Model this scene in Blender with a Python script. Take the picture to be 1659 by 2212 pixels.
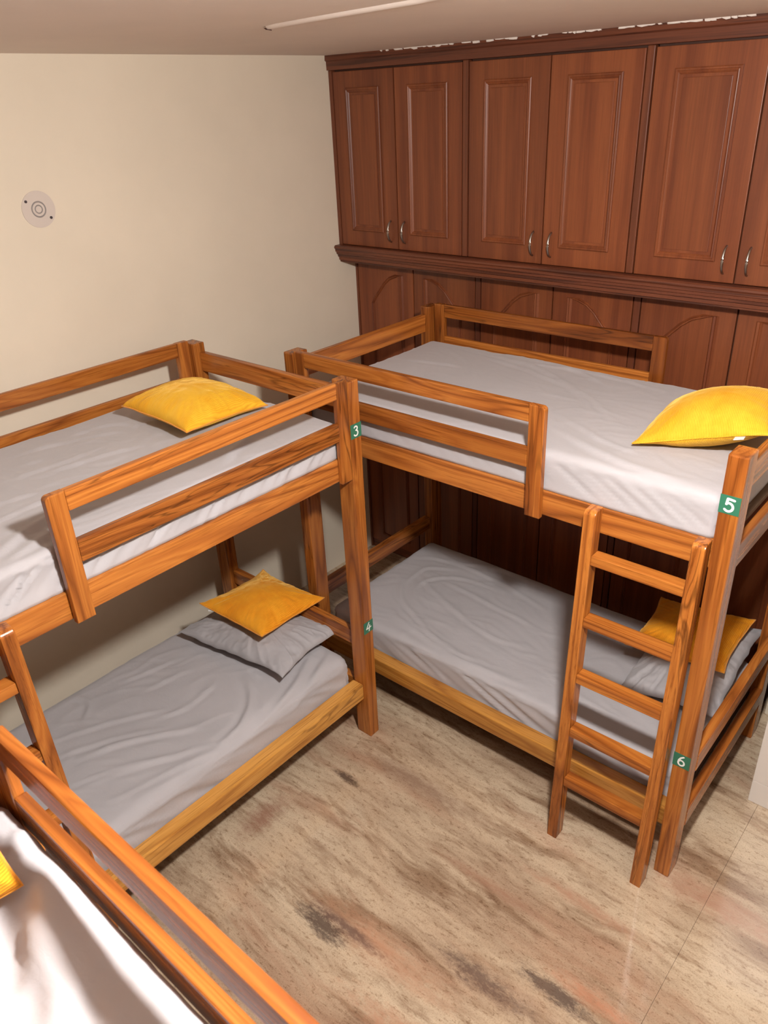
import bpy, bmesh, math
import numpy as np
from mathutils import Vector, Matrix

# ------------------------------------------------------------------ clean
for o in list(bpy.data.objects):
    bpy.data.objects.remove(o, do_unlink=True)
scene = bpy.context.scene
COL = scene.collection

# ------------------------------------------------------------------ camera
cam_data = bpy.data.cameras.new('camera')
cam = bpy.data.objects.new('camera', cam_data)
COL.objects.link(cam)
scene.camera = cam
CAM = Vector((2.7222, -3.5465, 2.825))
YAW, PITCH, ROLL = 0.7324, -0.4889, -0.0478
fw = Vector((-math.sin(YAW)*math.cos(PITCH), math.cos(YAW)*math.cos(PITCH), math.sin(PITCH)))
rt = fw.cross(Vector((0, 0, 1))).normalized()
up = rt.cross(fw)
r2 = math.cos(ROLL)*rt + math.sin(ROLL)*up
u2 = -math.sin(ROLL)*rt + math.cos(ROLL)*up
cam.matrix_world = Matrix(((r2.x, u2.x, -fw.x, CAM.x), (r2.y, u2.y, -fw.y, CAM.y),
                           (r2.z, u2.z, -fw.z, CAM.z), (0, 0, 0, 1)))
cam_data.sensor_fit = 'HORIZONTAL'
cam_data.sensor_width = 36.0
cam_data.lens = 1677.88/1659*36.0
cam_data.clip_start = 0.02
cam_data.dof.use_dof = True
cam_data.dof.focus_distance = 2.9
cam_data.dof.aperture_fstop = 9.0

# ------------------------------------------------------------------ world, exposure
world = bpy.data.worlds.new('world')
scene.world = world
world.use_nodes = True
world.node_tree.nodes['Background'].inputs[0].default_value = (1.0, 0.93, 0.85, 1)
world.node_tree.nodes['Background'].inputs[1].default_value = 0.02
scene.view_settings.view_transform = 'Standard'
scene.view_settings.look = 'None'
scene.view_settings.gamma = 1.0
scene.view_settings.use_curve_mapping = False
scene.view_settings.exposure = 0.0

LAMP = (2.40, -2.60)
LAMP_GLOW = 1460.0
CEIL = 3.035

# ------------------------------------------------------------------ node helpers
def new_mat(name):
    m = bpy.data.materials.new(name)
    m.use_nodes = True
    nt = m.node_tree
    return m, nt, nt.nodes['Principled BSDF']

def N(nt, typ, **kw):
    n = nt.nodes.new(typ)
    for k, v in kw.items():
        if k in n.inputs.keys() if isinstance(k, str) else False:
            n.inputs[k].default_value = v
        else:
            setattr(n, k, v)
    return n

def ramp(nt, stops, interp='LINEAR'):
    n = nt.nodes.new('ShaderNodeValToRGB')
    cr = n.color_ramp
    cr.interpolation = interp
    while len(cr.elements) < len(stops):
        cr.elements.new(0.5)
    for e, (p, c) in zip(cr.elements, stops):
        e.position = p
        e.color = (c[0], c[1], c[2], 1) if len(c) == 3 else c
    return n

def mix(nt, blend, fac, a, b):
    n = nt.nodes.new('ShaderNodeMix')
    n.data_type = 'RGBA'
    n.blend_type = blend
    L = nt.links
    for sock, v in ((0, fac), (6, a), (7, b)):
        if isinstance(v, bpy.types.NodeSocket):
            L.new(v, n.inputs[sock])
        elif sock == 0:
            n.inputs[0].default_value = v
        else:
            n.inputs[sock].default_value = (v[0], v[1], v[2], 1)
    return n.outputs[2]

def math_n(nt, op, a, b=None):
    n = nt.nodes.new('ShaderNodeMath')
    n.operation = op
    for i, v in enumerate((a, b)):
        if v is None:
            continue
        if isinstance(v, bpy.types.NodeSocket):
            nt.links.new(v, n.inputs[i])
        else:
            n.inputs[i].default_value = v
    return n.outputs[0]

def noise(nt, vec, scale, detail=3, rough=.5, dist=0.0):
    n = nt.nodes.new('ShaderNodeTexNoise')
    n.inputs['Scale'].default_value = scale
    n.inputs['Detail'].default_value = detail
    n.inputs['Roughness'].default_value = rough
    n.inputs['Distortion'].default_value = dist
    nt.links.new(vec, n.inputs['Vector'])
    return n.outputs['Fac']

def coords(nt, scale=(1, 1, 1), rnd=True, off=0.0):
    tc = nt.nodes.new('ShaderNodeTexCoord')
    mp = nt.nodes.new('ShaderNodeMapping')
    mp.inputs['Scale'].default_value = scale
    nt.links.new(tc.outputs['Object'], mp.inputs['Vector'])
    if rnd:
        oi = nt.nodes.new('ShaderNodeObjectInfo')
        va = nt.nodes.new('ShaderNodeVectorMath')
        va.operation = 'MULTIPLY_ADD'
        va.inputs[1].default_value = (17.3, 31.7, 23.1)
        nt.links.new(oi.outputs['Random'], va.inputs[0])
        nt.links.new(mp.outputs['Vector'], va.inputs[2])
        return va.outputs['Vector'], oi.outputs['Random']
    return mp.outputs['Vector'], None

def bump(nt, bsdf, h, strength, dist):
    b = nt.nodes.new('ShaderNodeBump')
    b.inputs['Strength'].default_value = strength
    b.inputs['Distance'].default_value = dist
    nt.links.new(h, b.inputs['Height'])
    nt.links.new(b.outputs['Normal'], bsdf.inputs['Normal'])
    return b

# ------------------------------------------------------------------ materials
def teak(axis, name, light, mid, dark, vein, rough=.25):
    m, nt, b = new_mat(name)
    sc = [1, 1, 1]; sc[axis] = .07
    v, rnd = coords(nt, sc)
    w = noise(nt, v, 7.0, 2, .5, .6)
    rings = math_n(nt, 'PINGPONG', math_n(nt, 'MULTIPLY', w, 7.0), .5)
    rr = ramp(nt, [(0.0, dark), (.35, mid), (.75, light), (1.0, mid)])
    nt.links.new(math_n(nt, 'MULTIPLY', rings, 2.0), rr.inputs[0])
    sc2 = [1, 1, 1]; sc2[axis] = .02
    v2, _ = coords(nt, sc2)
    fib = noise(nt, v2, 260, 3, .6)
    fr = ramp(nt, [(.3, (.80, .78, .76)), (.7, (1.1, 1.08, 1.05))])
    nt.links.new(fib, fr.inputs[0])
    c = mix(nt, 'MULTIPLY', .8, rr.outputs[0], fr.outputs[0])
    c = mix(nt, 'MIX', .78, mid, c)
    # dark resin veins
    vn = noise(nt, v, 15.0, 2, .55, 1.2)
    vr = ramp(nt, [(.462, (0, 0, 0)), (.488, (.72, .72, .72)), (.496, (.72, .72, .72)), (.52, (0, 0, 0))])
    nt.links.new(vn, vr.inputs[0])
    msk = noise(nt, v, 4.0, 1, .5)
    mr = ramp(nt, [(.48, (0, 0, 0)), (.62, (.8, .8, .8))])
    nt.links.new(msk, mr.inputs[0])
    f = math_n(nt, 'MULTIPLY', vr.outputs[0], mr.outputs[0])
    c = mix(nt, 'MIX', f, c, vein)
    # slow heartwood / sapwood drift and fine pores
    lw = noise(nt, v, 2.6, 2, .5, .4)
    lr = ramp(nt, [(.34, (.66, .58, .52)), (.5, (.95, .93, .90)), (.66, (1.14, 1.16, 1.2))])
    nt.links.new(lw, lr.inputs[0])
    c = mix(nt, 'MULTIPLY', .8, c, lr.outputs[0])
    po = noise(nt, v2, 120, 4, .75)
    pr_ = ramp(nt, [(.36, (.55, .48, .42)), (.46, (1, 1, 1))])
    nt.links.new(po, pr_.inputs[0])
    c = mix(nt, 'MULTIPLY', .8, c, pr_.outputs[0])
    # board to board tone
    tr = ramp(nt, [(0, (.74, .70, .68)), (.5, (1, 1, 1)), (1, (1.12, 1.12, 1.08))])
    nt.links.new(rnd, tr.inputs[0])
    c = mix(nt, 'MULTIPLY', 1.0, c, tr.outputs[0])
    nt.links.new(c, b.inputs['Base Color'])
    b.inputs['Roughness'].default_value = rough
    b.inputs['Specular IOR Level'].default_value = .45
    bump(nt, b, fib, .12, .0006)
    return m

TK = [teak(i, 'teak_grain_%s' % 'xyz'[i], (.55, .205, .040), (.40, .130, .025), (.20, .056, .012), (.045, .014, .005)) for i in range(3)]
TKL = [teak(i, 'pale_teak_grain_%s' % 'xyz'[i], (.66, .33, .075), (.56, .26, .052), (.40, .16, .03), (.13, .05, .015)) for i in range(3)]

def laminate(axis, name, a, bcol, veincol, vein=0.0, rough=.42):
    m, nt, b = new_mat(name)
    sc = [1, 1, 1]; sc[axis] = .03
    v, rnd = coords(nt, sc)
    w = noise(nt, v, 14, 3, .6)
    rr = ramp(nt, [(.36, a), (.62, bcol)])
    nt.links.new(w, rr.inputs[0])
    fib = noise(nt, v, 160, 2, .6)
    fr = ramp(nt, [(.3, (.86, .86, .86)), (.7, (1.08, 1.08, 1.08))])
    nt.links.new(fib, fr.inputs[0])
    c = mix(nt, 'MULTIPLY', 1.0, rr.outputs[0], fr.outputs[0])
    if vein > 0:
        vn = noise(nt, v, 45, 3, .6, .5)
        vr = ramp(nt, [(.5, (0, 0, 0)), (.62, (vein, vein, vein))])
        nt.links.new(vn, vr.inputs[0])
        c = mix(nt, 'MIX', vr.outputs[0], c, veincol)
    tr = ramp(nt, [(0, (.9, .9, .9)), (1, (1.08, 1.05, 1.03))])
    nt.links.new(rnd, tr.inputs[0])
    c = mix(nt, 'MULTIPLY', 1.0, c, tr.outputs[0])
    nt.links.new(c, b.inputs['Base Color'])
    b.inputs['Roughness'].default_value = rough
    return m

CAB = laminate(2, 'cabinet_laminate', (.165, .042, .015), (.250, .072, .024), (.05, .02, .01))
CABZ = laminate(2, 'cabinet_stile_wood', (.135, .036, .016), (.19, .055, .022), (.05, .015, .01), .3)
CABX = laminate(0, 'cabinet_cornice_wood', (.145, .042, .020), (.185, .056, .025), (.045, .014, .009), .7)

def plain(name, col, rough=.5, metal=0.0, spec=.5):
    m, nt, b = new_mat(name)
    b.inputs['Base Color'].default_value = (*col, 1)
    b.inputs['Roughness'].default_value = rough
    b.inputs['Metallic'].default_value = metal
    b.inputs['Specular IOR Level'].default_value = spec
    return m

def paint(name, col, var=.04):
    m, nt, b = new_mat(name)
    v, _ = coords(nt, (1, 1, 1), False)
    n = noise(nt, v, 1.6, 4, .6)
    r = ramp(nt, [(.3, tuple(c*(1-var) for c in col)), (.7, tuple(c*(1+var) for c in col))])
    nt.links.new(n, r.inputs[0])
    nt.links.new(r.outputs[0], b.inputs['Base Color'])
    b.inputs['Roughness'].default_value = .75
    b.inputs['Specular IOR Level'].default_value = .25
    n2 = noise(nt, v, 9, 4, .6)
    bump(nt, b, n2, .25, .004)
    return m

WALL = paint('cream_wall_paint', (.80, .71, .575))
WALL2 = paint('unseen_wall_low_bounce', (.26, .21, .165))  # unseen walls, coloured dark to cut the light they bounce
CEILM = paint('white_ceiling_paint', (.84, .745, .68), .03)
PLASTER = plain('raw_white_plaster', (.75, .68, .62), .9)
DARK = plain('shadow_gap_black', (.012, .007, .005), .8)
STEEL = plain('brushed_steel', (.42, .38, .34), .33, 1.0)
WHITE = plain('white_laminate', (.80, .75, .70), .35)
WHITE2 = plain('white_plastic_label', (.8, .8, .78), .5)
GREEN = plain('green_sticker', (.030, .160, .092), .45)
DIGIT = plain('white_sticker_paint', (.85, .85, .82), .5)
BOARD = plain('plywood_base', (.09, .05, .025), .7)
INNER = plain('cabinet_inside', (.06, .02, .01), .7)

def cloth(name, col, stripe=False, rough=.85, sheen=.25):
    m, nt, b = new_mat(name)
    v, _ = coords(nt, (1, 1, 1), True)
    n = noise(nt, v, 3.0, 3, .6)
    r = ramp(nt, [(.3, tuple(c*.96 for c in col)), (.7, tuple(c*1.04 for c in col))])
    nt.links.new(n, r.inputs[0])
    nt.links.new(r.outputs[0], b.inputs['Base Color'])
    b.inputs['Roughness'].default_value = rough
    b.inputs['Specular IOR Level'].default_value = .2
    b.inputs['Sheen Weight'].default_value = sheen
    b.inputs['Sheen Roughness'].default_value = .5
    vs, _ = coords(nt, (1, 1, 1), True)
    n2 = noise(nt, vs, 26, 4, .65, 1.3)
    bump(nt, b, n2, .16, .006)
    return m

SHEET = cloth('grey_cotton_sheet', (.445, .425, .442))
PCASE = cloth('grey_pillowcase', (.385, .370, .385))

def corduroy(name, col, deep):
    m, nt, b = new_mat(name)
    v, _ = coords(nt, (1, 1, 1), True)
    n = noise(nt, v, 7, 4, .65, .6)
    r = ramp(nt, [(.35, deep), (.62, col)])
    nt.links.new(n, r.inputs[0])
    v1, _ = coords(nt, (1, 1, 1), False)
    wv = nt.nodes.new('ShaderNodeTexWave')
    wv.wave_type = 'BANDS'; wv.bands_direction = 'X'
    wv.inputs['Scale'].default_value = 58
    wv.inputs['Distortion'].default_value = .35
    wv.inputs['Detail'].default_value = 1
    nt.links.new(v1, wv.inputs['Vector'])
    sr = ramp(nt, [(0, (.72, .66, .55)), (.6, (1, 1, 1))])
    nt.links.new(wv.outputs['Fac'], sr.inputs[0])
    c = mix(nt, 'MULTIPLY', .55, r.outputs[0], sr.outputs[0])
    nt.links.new(c, b.inputs['Base Color'])
    b.inputs['Roughness'].default_value = .75
    b.inputs['Specular IOR Level'].default_value = .25
    b.inputs['Sheen Weight'].default_value = .5
    b.inputs['Sheen Roughness'].default_value = .35
    b.inputs['Sheen Tint'].default_value = (1, .75, .25, 1)
    bump(nt, b, wv.outputs['Fac'], .5, .002)
    return m

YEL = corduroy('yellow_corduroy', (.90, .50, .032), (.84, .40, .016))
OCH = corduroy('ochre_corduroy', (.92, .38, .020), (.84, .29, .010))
OCHB = cloth('ochre_cushion_piping', (.72, .29, .03))

def granite():
    m, nt, b = new_mat('polished_granite')
    # flow along x, gently bent
    tc = nt.nodes.new('ShaderNodeTexCoord')
    src = tc.outputs['Object']
    mp = nt.nodes.new('ShaderNodeMapping')
    mp.inputs['Rotation'].default_value = (0, 0, math.radians(-9))
    mp.inputs['Scale'].default_value = (.20, 1.0, 1.0)
    nt.links.new(src, mp.inputs['Vector'])
    v = mp.outputs['Vector']
    wn = nt.nodes.new('ShaderNodeTexNoise')
    wn.inputs['Scale'].default_value = 1.1
    wn.inputs['Detail'].default_value = 3
    nt.links.new(src, wn.inputs['Vector'])
    wa = nt.nodes.new('ShaderNodeVectorMath'); wa.operation = 'MULTIPLY_ADD'
    wa.inputs[1].default_value = (.10, .26, 0)
    nt.links.new(wn.outputs['Color'], wa.inputs[0])
    nt.links.new(v, wa.inputs[2])
    vw = wa.outputs['Vector']
    broad = noise(nt, vw, 3.0, 6, .62)
    r0 = ramp(nt, [(.32, (.37, .245, .165)), (.45, (.49, .375, .265)), (.57, (.585, .47, .34)), (.72, (.66, .55, .41))])
    nt.links.new(broad, r0.inputs[0])
    c = r0.outputs[0]
    st = noise(nt, vw, 20, 6, .72)
    r1 = ramp(nt, [(.36, (.66, .58, .52)), (.48, (.95, .93, .91)), (.60, (1.08, 1.07, 1.05))])
    nt.links.new(st, r1.inputs[0])
    c = mix(nt, 'MULTIPLY', .75, c, r1.outputs[0])
    pk = noise(nt, vw, 4.5, 5, .65)
    r2_ = ramp(nt, [(.52, (0, 0, 0)), (.66, (.60, .60, .60))])
    nt.links.new(pk, r2_.inputs[0])
    c = mix(nt, 'MIX', r2_.outputs[0], c, (.44, .26, .17))
    sp = noise(nt, src, 170, 3, .75)
    r3 = ramp(nt, [(.34, (.62, .56, .50)), (.47, (1, 1, 1)), (.60, (1, 1, 1)), (.72, (1.3, 1.3, 1.27))])
    nt.links.new(sp, r3.inputs[0])
    c = mix(nt, 'MULTIPLY', .7, c, r3.outputs[0])
    mp2 = nt.nodes.new('ShaderNodeMapping')
    mp2.inputs['Rotation'].default_value = (0, 0, math.radians(-12))
    mp2.inputs['Scale'].default_value = (.45, 1.0, 1.0)
    nt.links.new(src, mp2.inputs['Vector'])
    sp2 = noise(nt, mp2.outputs['Vector'], 62, 4, .75)
    r3b = ramp(nt, [(.36, (.55, .47, .41)), (.45, (1, 1, 1))])
    nt.links.new(sp2, r3b.inputs[0])
    c = mix(nt, 'MULTIPLY', .75, c, r3b.outputs[0])
    dt = noise(nt, vw, 7, 4, .7)
    r3c = ramp(nt, [(.36, (.50, .40, .34)), (.47, (1, 1, 1))])
    nt.links.new(dt, r3c.inputs[0])
    c = mix(nt, 'MULTIPLY', .8, c, r3c.outputs[0])
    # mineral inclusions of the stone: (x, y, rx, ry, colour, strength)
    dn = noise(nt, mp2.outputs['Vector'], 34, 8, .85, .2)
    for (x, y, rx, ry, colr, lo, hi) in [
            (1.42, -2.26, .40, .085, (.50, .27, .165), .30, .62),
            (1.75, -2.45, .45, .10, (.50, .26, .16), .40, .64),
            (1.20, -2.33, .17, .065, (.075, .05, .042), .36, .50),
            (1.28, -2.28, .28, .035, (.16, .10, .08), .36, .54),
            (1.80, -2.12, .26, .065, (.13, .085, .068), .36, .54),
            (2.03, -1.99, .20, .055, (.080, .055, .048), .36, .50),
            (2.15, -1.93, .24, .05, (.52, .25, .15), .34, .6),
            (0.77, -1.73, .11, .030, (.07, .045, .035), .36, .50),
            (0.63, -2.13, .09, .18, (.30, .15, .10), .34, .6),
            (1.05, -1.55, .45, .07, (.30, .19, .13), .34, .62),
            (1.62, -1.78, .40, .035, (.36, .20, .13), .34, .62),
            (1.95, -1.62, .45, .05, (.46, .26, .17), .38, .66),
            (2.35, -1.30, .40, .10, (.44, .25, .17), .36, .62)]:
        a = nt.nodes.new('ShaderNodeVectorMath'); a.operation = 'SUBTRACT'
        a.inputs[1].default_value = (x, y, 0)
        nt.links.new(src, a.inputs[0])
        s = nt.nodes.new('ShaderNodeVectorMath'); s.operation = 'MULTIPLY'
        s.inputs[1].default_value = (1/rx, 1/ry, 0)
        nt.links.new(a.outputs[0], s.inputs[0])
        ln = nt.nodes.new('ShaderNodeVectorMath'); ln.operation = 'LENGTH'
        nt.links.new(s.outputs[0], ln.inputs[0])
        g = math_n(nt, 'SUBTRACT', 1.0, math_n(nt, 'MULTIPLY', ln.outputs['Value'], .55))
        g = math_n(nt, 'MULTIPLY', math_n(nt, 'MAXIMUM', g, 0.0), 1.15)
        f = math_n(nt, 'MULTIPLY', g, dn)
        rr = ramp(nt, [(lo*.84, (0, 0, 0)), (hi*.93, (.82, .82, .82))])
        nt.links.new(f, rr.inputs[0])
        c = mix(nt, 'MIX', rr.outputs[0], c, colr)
    oi = nt.nodes.new('ShaderNodeObjectInfo')
    sl = ramp(nt, [(0, (.90, .88, .87)), (1, (1.05, 1.05, 1.04))])
    nt.links.new(oi.outputs['Random'], sl.inputs[0])
    c = mix(nt, 'MULTIPLY', 1.0, c, sl.outputs[0])
    nt.links.new(c, b.inputs['Base Color'])
    b.inputs['Roughness'].default_value = .17
    b.inputs['Specular IOR Level'].default_value = .95
    rn = noise(nt, src, 60, 3, .6)
    rq = ramp(nt, [(.3, (.07, .07, .07)), (.7, (.15, .15, .15))])
    nt.links.new(rn, rq.inputs[0])
    nt.links.new(rq.outputs[0], b.inputs['Roughness'])
    return m
GRAN = granite()
GROUT = plain('floor_joint', (.36, .27, .20), .8)

def emis(name, col, s):
    m, nt, b = new_mat(name)
    b.inputs['Base Color'].default_value = (*col, 1)
    b.inputs['Emission Color'].default_value = (*col, 1)
    b.inputs['Emission Strength'].default_value = s
    return m
GLOW = emis('lamp_diffuser', (1, .965, .925), LAMP_GLOW)

# ------------------------------------------------------------------ object helpers
def props(o, label=None, cat=None, group=None, kind=None):
    if label: o['label'] = label
    if cat: o['category'] = cat
    if group: o['group'] = group
    if kind: o['kind'] = kind
    return o

def link(name, me, mat, parent=None, smooth=False):
    o = bpy.data.objects.new(name, me)
    COL.objects.link(o)
    if mat is not None:
        me.materials.append(mat)
    if parent is not None:
        o.parent = parent
    if smooth:
        me.polygons.foreach_set('use_smooth', [True]*len(me.polygons))
    return o

def empty(name, loc, **kw):
    o = bpy.data.objects.new(name, None)
    o.location = loc
    o.empty_display_size = .1
    COL.objects.link(o)
    props(o, **kw)
    return o

def box_bm(bm, x0, x1, y0, y1, z0, z1, bev=0.0, seg=2):
    vs = [bm.verts.new((x, y, z)) for x in (x0, x1) for y in (y0, y1) for z in (z0, z1)]
    idx = [(0, 1, 3, 2), (4, 6, 7, 5), (0, 4, 5, 1), (2, 3, 7, 6), (0, 2, 6, 4), (1, 5, 7, 3)]
    fs = [bm.faces.new([vs[i] for i in f]) for f in idx]
    if bev > 0:
        es = list({e for f in fs for e in f.edges})
        bmesh.ops.bevel(bm, geom=es, offset=bev, segments=seg, affect='EDGES', profile=.6)
    return vs

def box(name, x0, x1, y0, y1, z0, z1, mat, parent=None, bev=0.0, origin=(0, 0, 0), T=None, seg=2):
    """a bevelled board; T maps local to world, origin = world location of the parent"""
    bm = bmesh.new()
    box_bm(bm, x0, x1, y0, y1, z0, z1, bev, seg)
    if T is not None:
        for v in bm.verts:
            v.co = T(v.co)
    og = Vector(origin)
    for v in bm.verts:
        v.co = v.co - og
    bmesh.ops.recalc_face_normals(bm, faces=bm.faces)
    me = bpy.data.meshes.new(name)
    bm.to_mesh(me); bm.free()
    return link(name, me, mat, parent)

def prism(name, poly, ext, mat, parent, bev, origin, T):
    """a board cut to an outline, with its two faces' edges eased"""
    bm = bmesh.new()
    e = Vector(ext); n = len(poly)
    a = [bm.verts.new(p) for p in poly]; b_ = [bm.verts.new(Vector(p)+e) for p in poly]
    f1 = bm.faces.new(a); f2 = bm.faces.new(b_)
    for k in range(n):
        bm.faces.new((a[k], a[(k+1) % n], b_[(k+1) % n], b_[k]))
    bmesh.ops.recalc_face_normals(bm, faces=bm.faces)
    bmesh.ops.bevel(bm, geom=list(f1.edges)+list(f2.edges), offset=bev, segments=2, affect='EDGES', profile=.6)
    og = Vector(origin)
    for v in bm.verts: v.co = T(v.co)-og
    bmesh.ops.recalc_face_normals(bm, faces=bm.faces)
    me = bpy.data.meshes.new(name); bm.to_mesh(me); bm.free()
    return link(name, me, mat, parent)

def mesh_pd(name, verts, faces, mat, parent=None, smooth=False, origin=(0, 0, 0)):
    og = Vector(origin)
    me = bpy.data.meshes.new(name)
    me.from_pydata([tuple(Vector(v)-og) for v in verts], [], faces)
    bm = bmesh.new(); bm.from_mesh(me)
    bmesh.ops.remove_doubles(bm, verts=bm.verts, dist=1e-6)
    bmesh.ops.recalc_face_normals(bm, faces=bm.faces)
    bm.to_mesh(me); bm.free()
    return link(name, me, mat, parent, smooth)

def tube(name, pts, rad, mat, parent=None, n=8, origin=(0, 0, 0), flat=1.0, smooth=True):
    pts = [Vector(p) for p in pts]
    rads = rad if isinstance(rad, (list, tuple)) else [rad]*len(pts)
    V = []; F = []
    for i, p in enumerate(pts):
        t = (pts[min(i+1, len(pts)-1)] - pts[max(i-1, 0)]).normalized()
        a = t.cross(Vector((0, 0, 1)))
        if a.length < .1: a = t.cross(Vector((0, 1, 0)))
        a.normalize(); b_ = t.cross(a)
        for k in range(n):
            th = 2*math.pi*k/n
            V.append(p + rads[i]*(math.cos(th)*a + flat*math.sin(th)*b_))
    for i in range(len(pts)-1):
        for k in range(n):
            F.append((i*n+k, i*n+(k+1) % n, (i+1)*n+(k+1) % n, (i+1)*n+k))
    F.append(tuple(range(n))); F.append(tuple((len(pts)-1)*n+k for k in range(n)))
    return mesh_pd(name, V, F, mat, parent, smooth, origin)

# ------------------------------------------------------------------ numpy noise
rng = np.random.RandomState(4)
_G = rng.rand(64, 64, 64)
def vnoise(p):
    p = np.asarray(p, float)
    i = np.floor(p).astype(int); f = p - i
    f = f*f*(3-2*f)
    r = 0
    for dx in (0, 1):
        for dy in (0, 1):
            for dz in (0, 1):
                w = (f[:, 0] if dx else 1-f[:, 0])*(f[:, 1] if dy else 1-f[:, 1])*(f[:, 2] if dz else 1-f[:, 2])
                r = r + w*_G[(i[:, 0]+dx) % 64, (i[:, 1]+dy) % 64, (i[:, 2]+dz) % 64]
    return r
def fbm(p, o=3):
    s = 0; a = 1; t = 0
    for k in range(o):
        s = s + a*(vnoise(p*2**k + 7.1*k)-.5)*2; t += a; a *= .5
    return s/t

def polydist(P, line, sub=8):
    """distance from points (n,2) to a smooth curve through line, and the position along it"""
    L = np.array(line, float)
    Q = np.vstack([2*L[0]-L[1], L, 2*L[-1]-L[-2]])
    C = []
    for i in range(1, len(Q)-2):
        for t in np.linspace(0, 1, sub, endpoint=False):
            a, b, c, d = Q[i-1], Q[i], Q[i+1], Q[i+2]
            C.append(.5*(2*b+(c-a)*t+(2*a-5*b+4*c-d)*t*t+(3*b-a-3*c+d)*t**3))
    C.append(L[-1]); C = np.array(C)
    best = np.full(len(P), 9.0); pos = np.zeros(len(P)); side = np.zeros(len(P))
    for k in range(len(C)-1):
        a, b = C[k], C[k+1]; ab = b-a
        t = np.clip(((P-a)@ab)/(ab@ab+1e-12), 0, 1)
        dv = P-(a+t[:, None]*ab)
        d = np.hypot(dv[:, 0], dv[:, 1])
        m = d < best
        best[m] = d[m]; pos[m] = (k+t[m])/(len(C)-1)
        side[m] = np.sign(ab[0]*dv[m, 1]-ab[1]*dv[m, 0])
    return best, pos, side

# ------------------------------------------------------------------ ROOM SHELL
XL, XR, YB, YF = -.572, 3.75, .46, -4.62
def struct(name, *a, **k):
    o = box(name, *a, **k)
    o['kind'] = 'structure'
    return o
struct('wall_left', XL-.1, XL, YF, YB, 0, CEIL, WALL)
struct('wall_back', XL-.1, XR+.1, YB, YB+.1, 0, CEIL, WALL)
struct('wall_right', XR, XR+.1, YF, YB, 0, CEIL, WALL2)
struct('wall_front', XL-.1, XR+.1, YF-.1, YF, 0, CEIL, WALL2)
struct('wall_corner_reflector', 2.145, XR, -.10, YB, 0, CEIL, WALL)  # unseen bright wall block, added for the post sides to reflect
ceiling = struct('ceiling', XL-.1, XR+.1, YF-.1, YB+.1, CEIL, CEIL+.1, CEILM)
floor = struct('floor', XL-.1, XR+.1, YF-.1, YB+.1, -.08, -.012, GROUT)
seams_x = [XL-.05, .662, 2.308, XR+.05]
seams_y = [YF-.05, -3.36, YB+.05]
for i in range(3):
    for j in range(2):
        box('floor_slab', seams_x[i]+.0004, seams_x[i+1]-.0004, seams_y[j]+.0006, seams_y[j+1]-.0006, -.012, 0, GRAN, floor, bev=.0008, seg=1)

# plastered-over cable on the ceiling, with a torn start
cp = [(.628, -1.641), (.70, -1.655), (.86, -1.685), (1.05, -1.715), (1.306, -1.753), (1.62, -1.86), (1.95, -2.10), (2.26, -2.47)]
V = []; F = []
for i, (x, y) in enumerate(cp):
    a = Vector(cp[max(i-1, 0)]); b_ = Vector(cp[min(i+1, len(cp)-1)])
    t = (b_-a).normalized(); nrm = Vector((-t.y, t.x))
    w = .017 if i > 1 else (.008, .017)[i]
    for s, h in ((-1.5, 0), (-1.05, .006), (-.5, .009), (.5, .009), (1.05, .004), (1.5, 0)):
        V.append((x+nrm.x*w*s, y+nrm.y*w*s, CEIL-h+.0005))
for i in range(len(cp)-1):
    for k in range(5):
        F.append((i*6+k, i*6+k+1, i*6+k+7, i*6+k+6))
mesh_pd('cable_cover', V, F, CEILM, ceiling, smooth=True)
mesh_pd('torn_hole', [(.600, -1.636, CEIL-.002), (.622, -1.628, CEIL-.003), (.640, -1.640, CEIL-.012), (.628, -1.655, CEIL-.009), (.612, -1.648, CEIL-.003)],
        [(0, 1, 2, 3, 4)], plain('torn_edge_brown', (.10, .03, .02), .9), ceiling)

# ragged plaster along the top of the cabinets
V = []; F = []
rs = np.random.RandomState(9)
x = -.18
while x < 2.1:
    w = rs.uniform(.012, .05)
    dens = .8 if (x < .35 or x > .75) else .45
    if rs.rand() < dens:
        h = rs.uniform(.003, .012) if x < .4 else rs.uniform(.004, .010)
        y0, y1 = -.1795, -.1835 - rs.uniform(0, .004)
        z1 = CEIL+.001; n0 = len(V)
        tilt = rs.uniform(-.006, .006)
        for yy in (y0, y1):
            V += [(x, yy, z1), (x+w, yy, z1), (x+w+tilt, yy, z1-h*rs.uniform(.5, 1.1)), (x+w*.5, yy, z1-h), (x+tilt, yy, z1-h*rs.uniform(.3, 1))]
        F += [(n0, n0+1, n0+2, n0+3, n0+4), (n0+5, n0+6, n0+7, n0+8, n0+9)]
        for k in range(5):
            F.append((n0+k, n0+(k+1) % 5, n0+5+(k+1) % 5, n0+5+k))
    x += w*rs.uniform(.8, 1.3)
pe = mesh_pd('plaster_chips', V, F, PLASTER, ceiling)
pe['kind'] = 'stuff'

# ------------------------------------------------------------------ LAMP
lamp = empty('ceiling_lamp', (LAMP[0], LAMP[1], CEIL), label='round white ceiling lamp above the foreground bunk bed', cat='lamp')
def disc(name, c, r, z0, z1, mat, parent, n=48, bev=0):
    V = [(c[0]+r*math.cos(2*math.pi*k/n), c[1]+r*math.sin(2*math.pi*k/n), z) for z in (z0, z1) for k in range(n)]
    F = [tuple(range(n)), tuple(range(n, 2*n))]+[(k, (k+1) % n, n+(k+1) % n, n+k) for k in range(n)]
    return mesh_pd(name, V, F, mat, parent, origin=(c[0], c[1], CEIL))
disc('housing', LAMP, .085, CEIL-.022, CEIL, WHITE2, lamp)
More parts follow.
